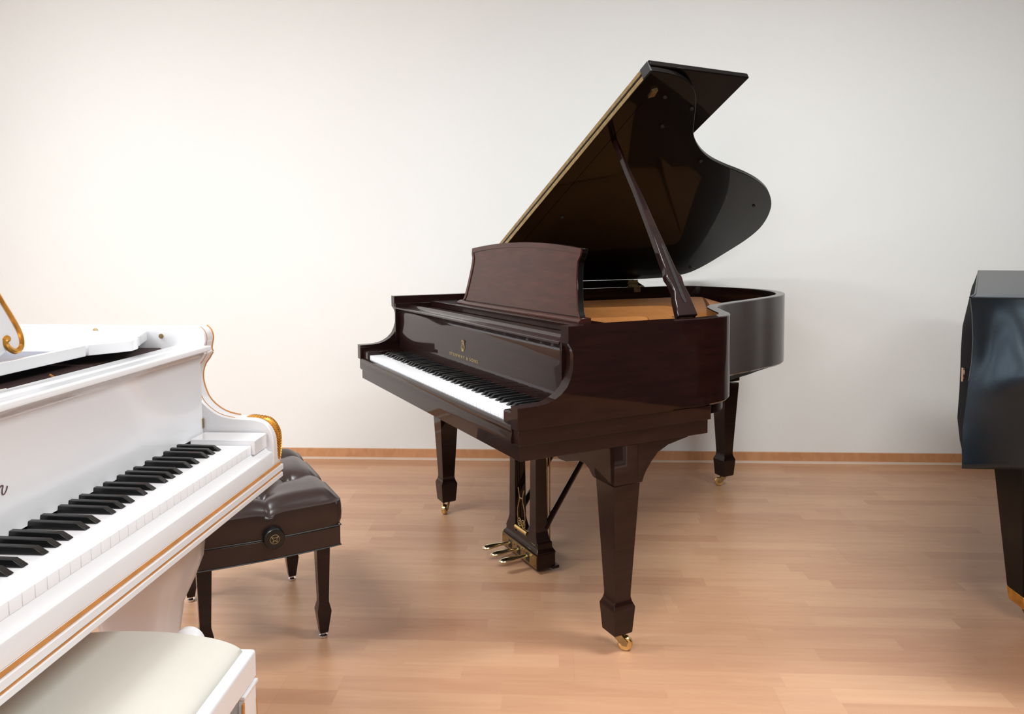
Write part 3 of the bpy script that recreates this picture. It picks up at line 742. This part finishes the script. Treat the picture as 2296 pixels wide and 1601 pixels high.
# ------------------------------------------------------------------ white bench
B2 = thing('piano_bench', 'white bench with a smooth cream seat pad in front of the white keyboard', 'bench', (-.664, .895, 0), 0)
bx, by = .186, .275
q = MB(); q.box(-bx, bx, -by, by, .4535, .502); seatf = mk('seat_frame', q, M['white'], B2, bevel=.006, seg=3)
pad = MB(); vs = []; n1, n2 = 24, 30
for j in range(n2+1):
    for i in range(n1+1):
        s_, t_ = -1+2*i/n1, -1+2*j/n2
        t_ = -1 if j == 0 else 1 if j == n2 else math.copysign(min(abs(t_)*1.07, .997), t_)
        s_ = math.sin(s_*PI/2)
        e = 1-abs(s_)**5; f_ = 0 if j in (0, n2) else 1
        vs.append((s_*(bx-.018), t_*(by-.012), .501+.006*(e*f_)**.5+.026*max(0, 1-s_*s_)**.6*f_))
pad.add(vs, [(j*(n1+1)+i, j*(n1+1)+i+1, (j+1)*(n1+1)+i+1, (j+1)*(n1+1)+i) for j in range(n2) for i in range(n1)])
pad.box(-(bx-.018), bx-.018, -(by-.012), by-.012, .494, .5015)
mk('seat_pad', pad, M['cream'], B2, smooth=70)
q = MB(); ap = .010
for a in ((-bx+ap, bx-ap, by-ap-.02, by-ap), (-bx+ap, bx-ap, -by+ap, -by+ap+.02), (bx-ap-.02, bx-ap, -by+ap, by-ap), (-bx+ap, -bx+ap+.02, -by+ap, by-ap)):
    q.box(*a, .375, .4535)
mk('apron', q, M['white'], B2, bevel=.001)
for sx in (-1, 1):
    for sy in (-1, 1):
        q = MB()
        q.sq([(.0, .014, .014, -sx*.006, -sy*.004), (.03, .012, .012, -sx*.006, -sy*.004), (.15, .0125, .0125, 0, 0), (.28, .016, .016, sx*.004, 0), (.36, .022, .022, sx*.002, 0), (.42, .024, .024, -sx*.002, 0), (.444, .024, .024, -sx*.002, 0), (.445, .027, .027, -sx*.002, 0), (.451, .027, .027, -sx*.002, 0)])
        lo = mk('leg', q, M['white'], B2, bevel=.0012); lo.location = (sx*(bx-.024), sy*(by-.026), 0)
        g = MB(); g.box(sx*.0205, sx*.0228, -sy*.026-.003, -sy*.026+.003, .30, .440); mk('gold_strip', g, M['goldline'], lo)
        g = MB(); g.tube([(sx*(.0235), sy*.0225, .42), (sx*(.0245), sy*.0225, .36), (sx*.0215, sy*.0165, .28), (sx*.014, sy*.0135, .15)], .0009, 5); mk('gold_edge', g, M['goldline'], lo)
q = MB(); q.lathe([(.008, -.02), (.010, .002), (.020, .006), (.026, .014), (.026, .022), (.020, .028)], (.062, by+.004, .4965), 'y', 28)
mk('knob', q, M['white'], B2)

# ------------------------------------------------------------------ covered black piano and its cover
K = Vector((1.070, 1.952)); E1 = Vector((.955, -.297)); E2 = Vector((.49, .872))
P3 = thing('grand_piano', 'black grand piano mostly hidden under a dark cloth cover', 'piano', (1.13, 2.00, 0), math.atan2(-.297, .955))
q = MB(); pts = [(.04, .03), (1.35, .03), (1.35, .75), (1.15, 1.0), (.95, 1.45), (.60, 1.52), (.55, 1.20)]
q.pz(pts, .70, .985); mk('case', q, M['black'], P3, bevel=.01)
q = MB(); q.pz([(.06, .05), (1.33, .05), (1.33, .6), (.35, .6)], .62, .70); mk('key_bed', q, M['black'], P3, bevel=.004)
def bleg(loc):
    m = MB(); m.sq([(.100, .041, .041), (.60, .088, .080), (.62, .088, .080)]); lo = mk('leg', m, M['black'], P3, bevel=.003); lo.location = loc
    lo.rotation_euler = (0, 0, .31)
    f_ = MB(); f_.sq([(.060, .036, .036), (.100, .042, .042)]); mk('brass_ferrule', f_, M['gold'], lo, bevel=.002)
    caster(lo, (0, 0, 0), -.9, 1.1)
R3 = Matrix.Rotation(-math.atan2(-.297, .955), 2)
def l3(x, y): v = R3 @ Vector((x-1.13, y-2.00)); return (v.x, v.y, 0)
bleg(l3(1.462, 2.30)); bleg((1.15, .30, 0)); bleg((.80, 1.25, 0))
cv = MB()
seam = {1.022: (0, 0), .98: (.006, 0), .92: (.010, 0), .86: (.009, 0), .81: (.003, 0), .75: (-.002, 0), .69: (-.008, 0), .63: (-.013, -.01), .588: (-.018, -.02)}
bul = {1.022: 0, .98: .014, .92: .026, .86: .028, .81: .027, .75: .027, .69: .026, .63: .018, .588: .004}
def frontfold(s, z):
    d = .030*math.sin(PI*max(0, min(1, (1.022-z)/.434)))*min(1, s/.10)
    d += .016*math.exp(-((s-.10-(1.02-z)*.10)/.045)**2)*max(0, min(1, (1.0-z)/.12))*max(0, min(1, (z-.74)/.1))
    d -= .010*math.exp(-((s-.05)/.03)**2)*max(0, min(1, (z-.78)/.1))*max(0, (1.022-z)/.1 if z > .92 else 1)
    d += .020*math.exp(-((z-.82-(s-.1)*.35)/.045)**2)*max(0, min(1, (s-.02)/.08))
    d += .012*math.sin(s*14+z*5)*max(0, min(1, (1.0-z)/.3))*min(1, s/.1)
    return d
rings = []
zs = sorted(seam, reverse=True); zz_ = []
for a, b_ in zip(zs[:-1], zs[1:]): zz_ += [a+(b_-a)*k/3 for k in range(3)]
zz_.append(zs[-1])
def interp(d, z):
    ks_ = sorted(d)
    for a, b_ in zip(ks_[:-1], ks_[1:]):
        if a <= z <= b_:
            t_ = (z-a)/(b_-a); va, vb = d[a], d[b_]
            if isinstance(va, tuple): return tuple(x+(y-x)*t_ for x, y in zip(va, vb))
            return va+(vb-va)*t_
    return d[ks_[0]] if z < ks_[0] else d[ks_[-1]]
NF = 30; NO = Vector((-E2.y, E2.x))
FN = Vector((E1.y, -E1.x)); FN = FN if FN.y < 0 else -FN
def ringpts(z, top=False):
    r = []
    sx, sy = interp(seam, z)
    for i in range(NF, -1, -1):
        s = 1.42*(i/NF)**1.8
        p = K+E1*s+FN*(frontfold(s, z) if not top else 0)
        k = max(0, 1-s/.12); p = p+Vector((sx, sy))*k
        r.append((p.x, p.y, z+(0 if not top else 0)))
    b_ = interp(bul, z)
    for i in range(1, 16):
        t_ = 1.62*i/15; k = min(1, t_/.12)
        rise = .022*min(1, t_/1.6)*max(0, (z-.9)/.122)
        kk = max(0, 1-t_/.25)
        p = K+Vector((.012, 0))*(1 if z > .97 else .6)*k+E2*t_+NO*b_*k+Vector((sx, sy))*kk
        r.append((p.x, p.y, z+rise))
    ex = K+E2*1.62
    for i in range(1, 6):
        p = ex+Vector((.14*i, -.06*i)); r.append((p.x, p.y, z+.022*max(0, (z-.9)/.122)))
    p = K+E1*1.42+E2*.6; r.append((p.x, p.y, z))
    return r
allr = [ringpts(z) for z in zz_]
cv.rings(allr, cap=False)
top = allr[0]; cen = (2.0, 2.5, 1.045)
cv.add(top+[cen], [(i, (i+1) % len(top), len(top)) for i in range(len(top))])
cvo = mk('piano_cover', cv, M['vinyl'], None, smooth=55)
cvo.data.materials.append(M['coverside'])
for f in cvo.data.polygons:
    c_ = f.center
    d_ = Vector((c_.x, c_.y))-K
    if abs(f.normal.z) < .6 and d_.dot(E2) > .01 and f.normal.x*NO.x+f.normal.y*NO.y > .45 and d_.dot(E1) < 1.0: f.material_index = 1
sol = cvo.modifiers.new('thick', 'SOLIDIFY'); sol.thickness = .003; sol.offset = -1
cvo['label'] = 'dark blue-black cloth cover draped over the piano by the right edge'; cvo['category'] = 'piano cover'
q = MB(); q.tube([tuple(Vector(r[NF])+Vector((-.0005, -.001, 0))) for r in allr if r[0][2] > .80], .0014, 6); mk('seam', q, M['thread'], cvo)
q = MB(); q.tube([tuple(Vector(p)+Vector((0, 0, .001))) for p in top[2:NF+15]], .0024, 6); mk('top_piping', q, M['vinyl'], cvo)
q = MB()
pe = Vector((1.0845, 2.003, .815))
q.tube([tuple(pe+Vector((0, 0, .020))), tuple(pe+Vector((0, 0, -.016)))], .0022, 6)
q.tube([tuple(pe+Vector((0, .0, .018))), tuple(pe+Vector((.012, .012, .014))), tuple(pe+Vector((.010, .01, .002))), tuple(pe+Vector((0, 0, 0))), tuple(pe+Vector((.012, .012, -.010)))], .0025, 6)
mk('cover_emblem', q, M['pink'], cvo)

# ------------------------------------------------------------------ light
def area(name, loc, rot, sx, sy, power, col=(1, 1, 1)):
    l = bpy.data.lights.new(name, 'AREA'); l.shape = 'RECTANGLE'; l.size = sx; l.size_y = sy; l.energy = power; l.color = col
    o = bpy.data.objects.new(name, l); COL.objects.link(o); o.location = loc; o.rotation_euler = rot; return o
area('daylight_left_window', (X0-.14, (wins[1][0]+wins[1][1])/2, 1.65), (0, -PI/2, 0), 1.6, 2.3, 40, (.86, .93, 1.0))
area('daylight_left_rear_window', (X0-.14, (wins[0][0]+wins[0][1])/2, 1.65), (0, -PI/2, 0), 1.6, 2.1, 45, (.86, .93, 1.0))
area('daylight_front_window', ((fw[0]+fw[1])/2, Y0-.14, 1.65), (PI/2, 0, 0), 1.7, 1.6, 50, (.88, .94, 1.0))
for i, (x, y, p) in enumerate(((-2.1, 1.4, 60), (-1.6, -1.2, 54), (1.4, 1.7, 63), (1.4, -1.2, 60))):
    area('ceiling_lamp_%d' % (i+1), (x, y, H-.06), (0, 0, 0), 1.3, .35, p, (.935, .985, 1))
    fx = thing('ceiling_light', 'flat white ceiling light panel above the pianos', 'ceiling light', (x, y, H-.05), 0, 'ceiling light panels')
    q = MB(); q.box(-.68, .68, -.2, .2, .0, .05); mk('housing', q, M['white'], fx, bevel=.004)
wd_ = bpy.data.worlds.new('world'); S.world = wd_; wd_.use_nodes = True
bg = wd_.node_tree.nodes['Background']; bg.inputs['Color'].default_value = (.85, .92, 1, 1); bg.inputs['Strength'].default_value = 1.0

S.view_settings.view_transform = 'Standard'; S.view_settings.look = 'None'; S.view_settings.gamma = 1; S.view_settings.exposure = .31
S.cycles.max_bounces = 10; S.cycles.diffuse_bounces = 5
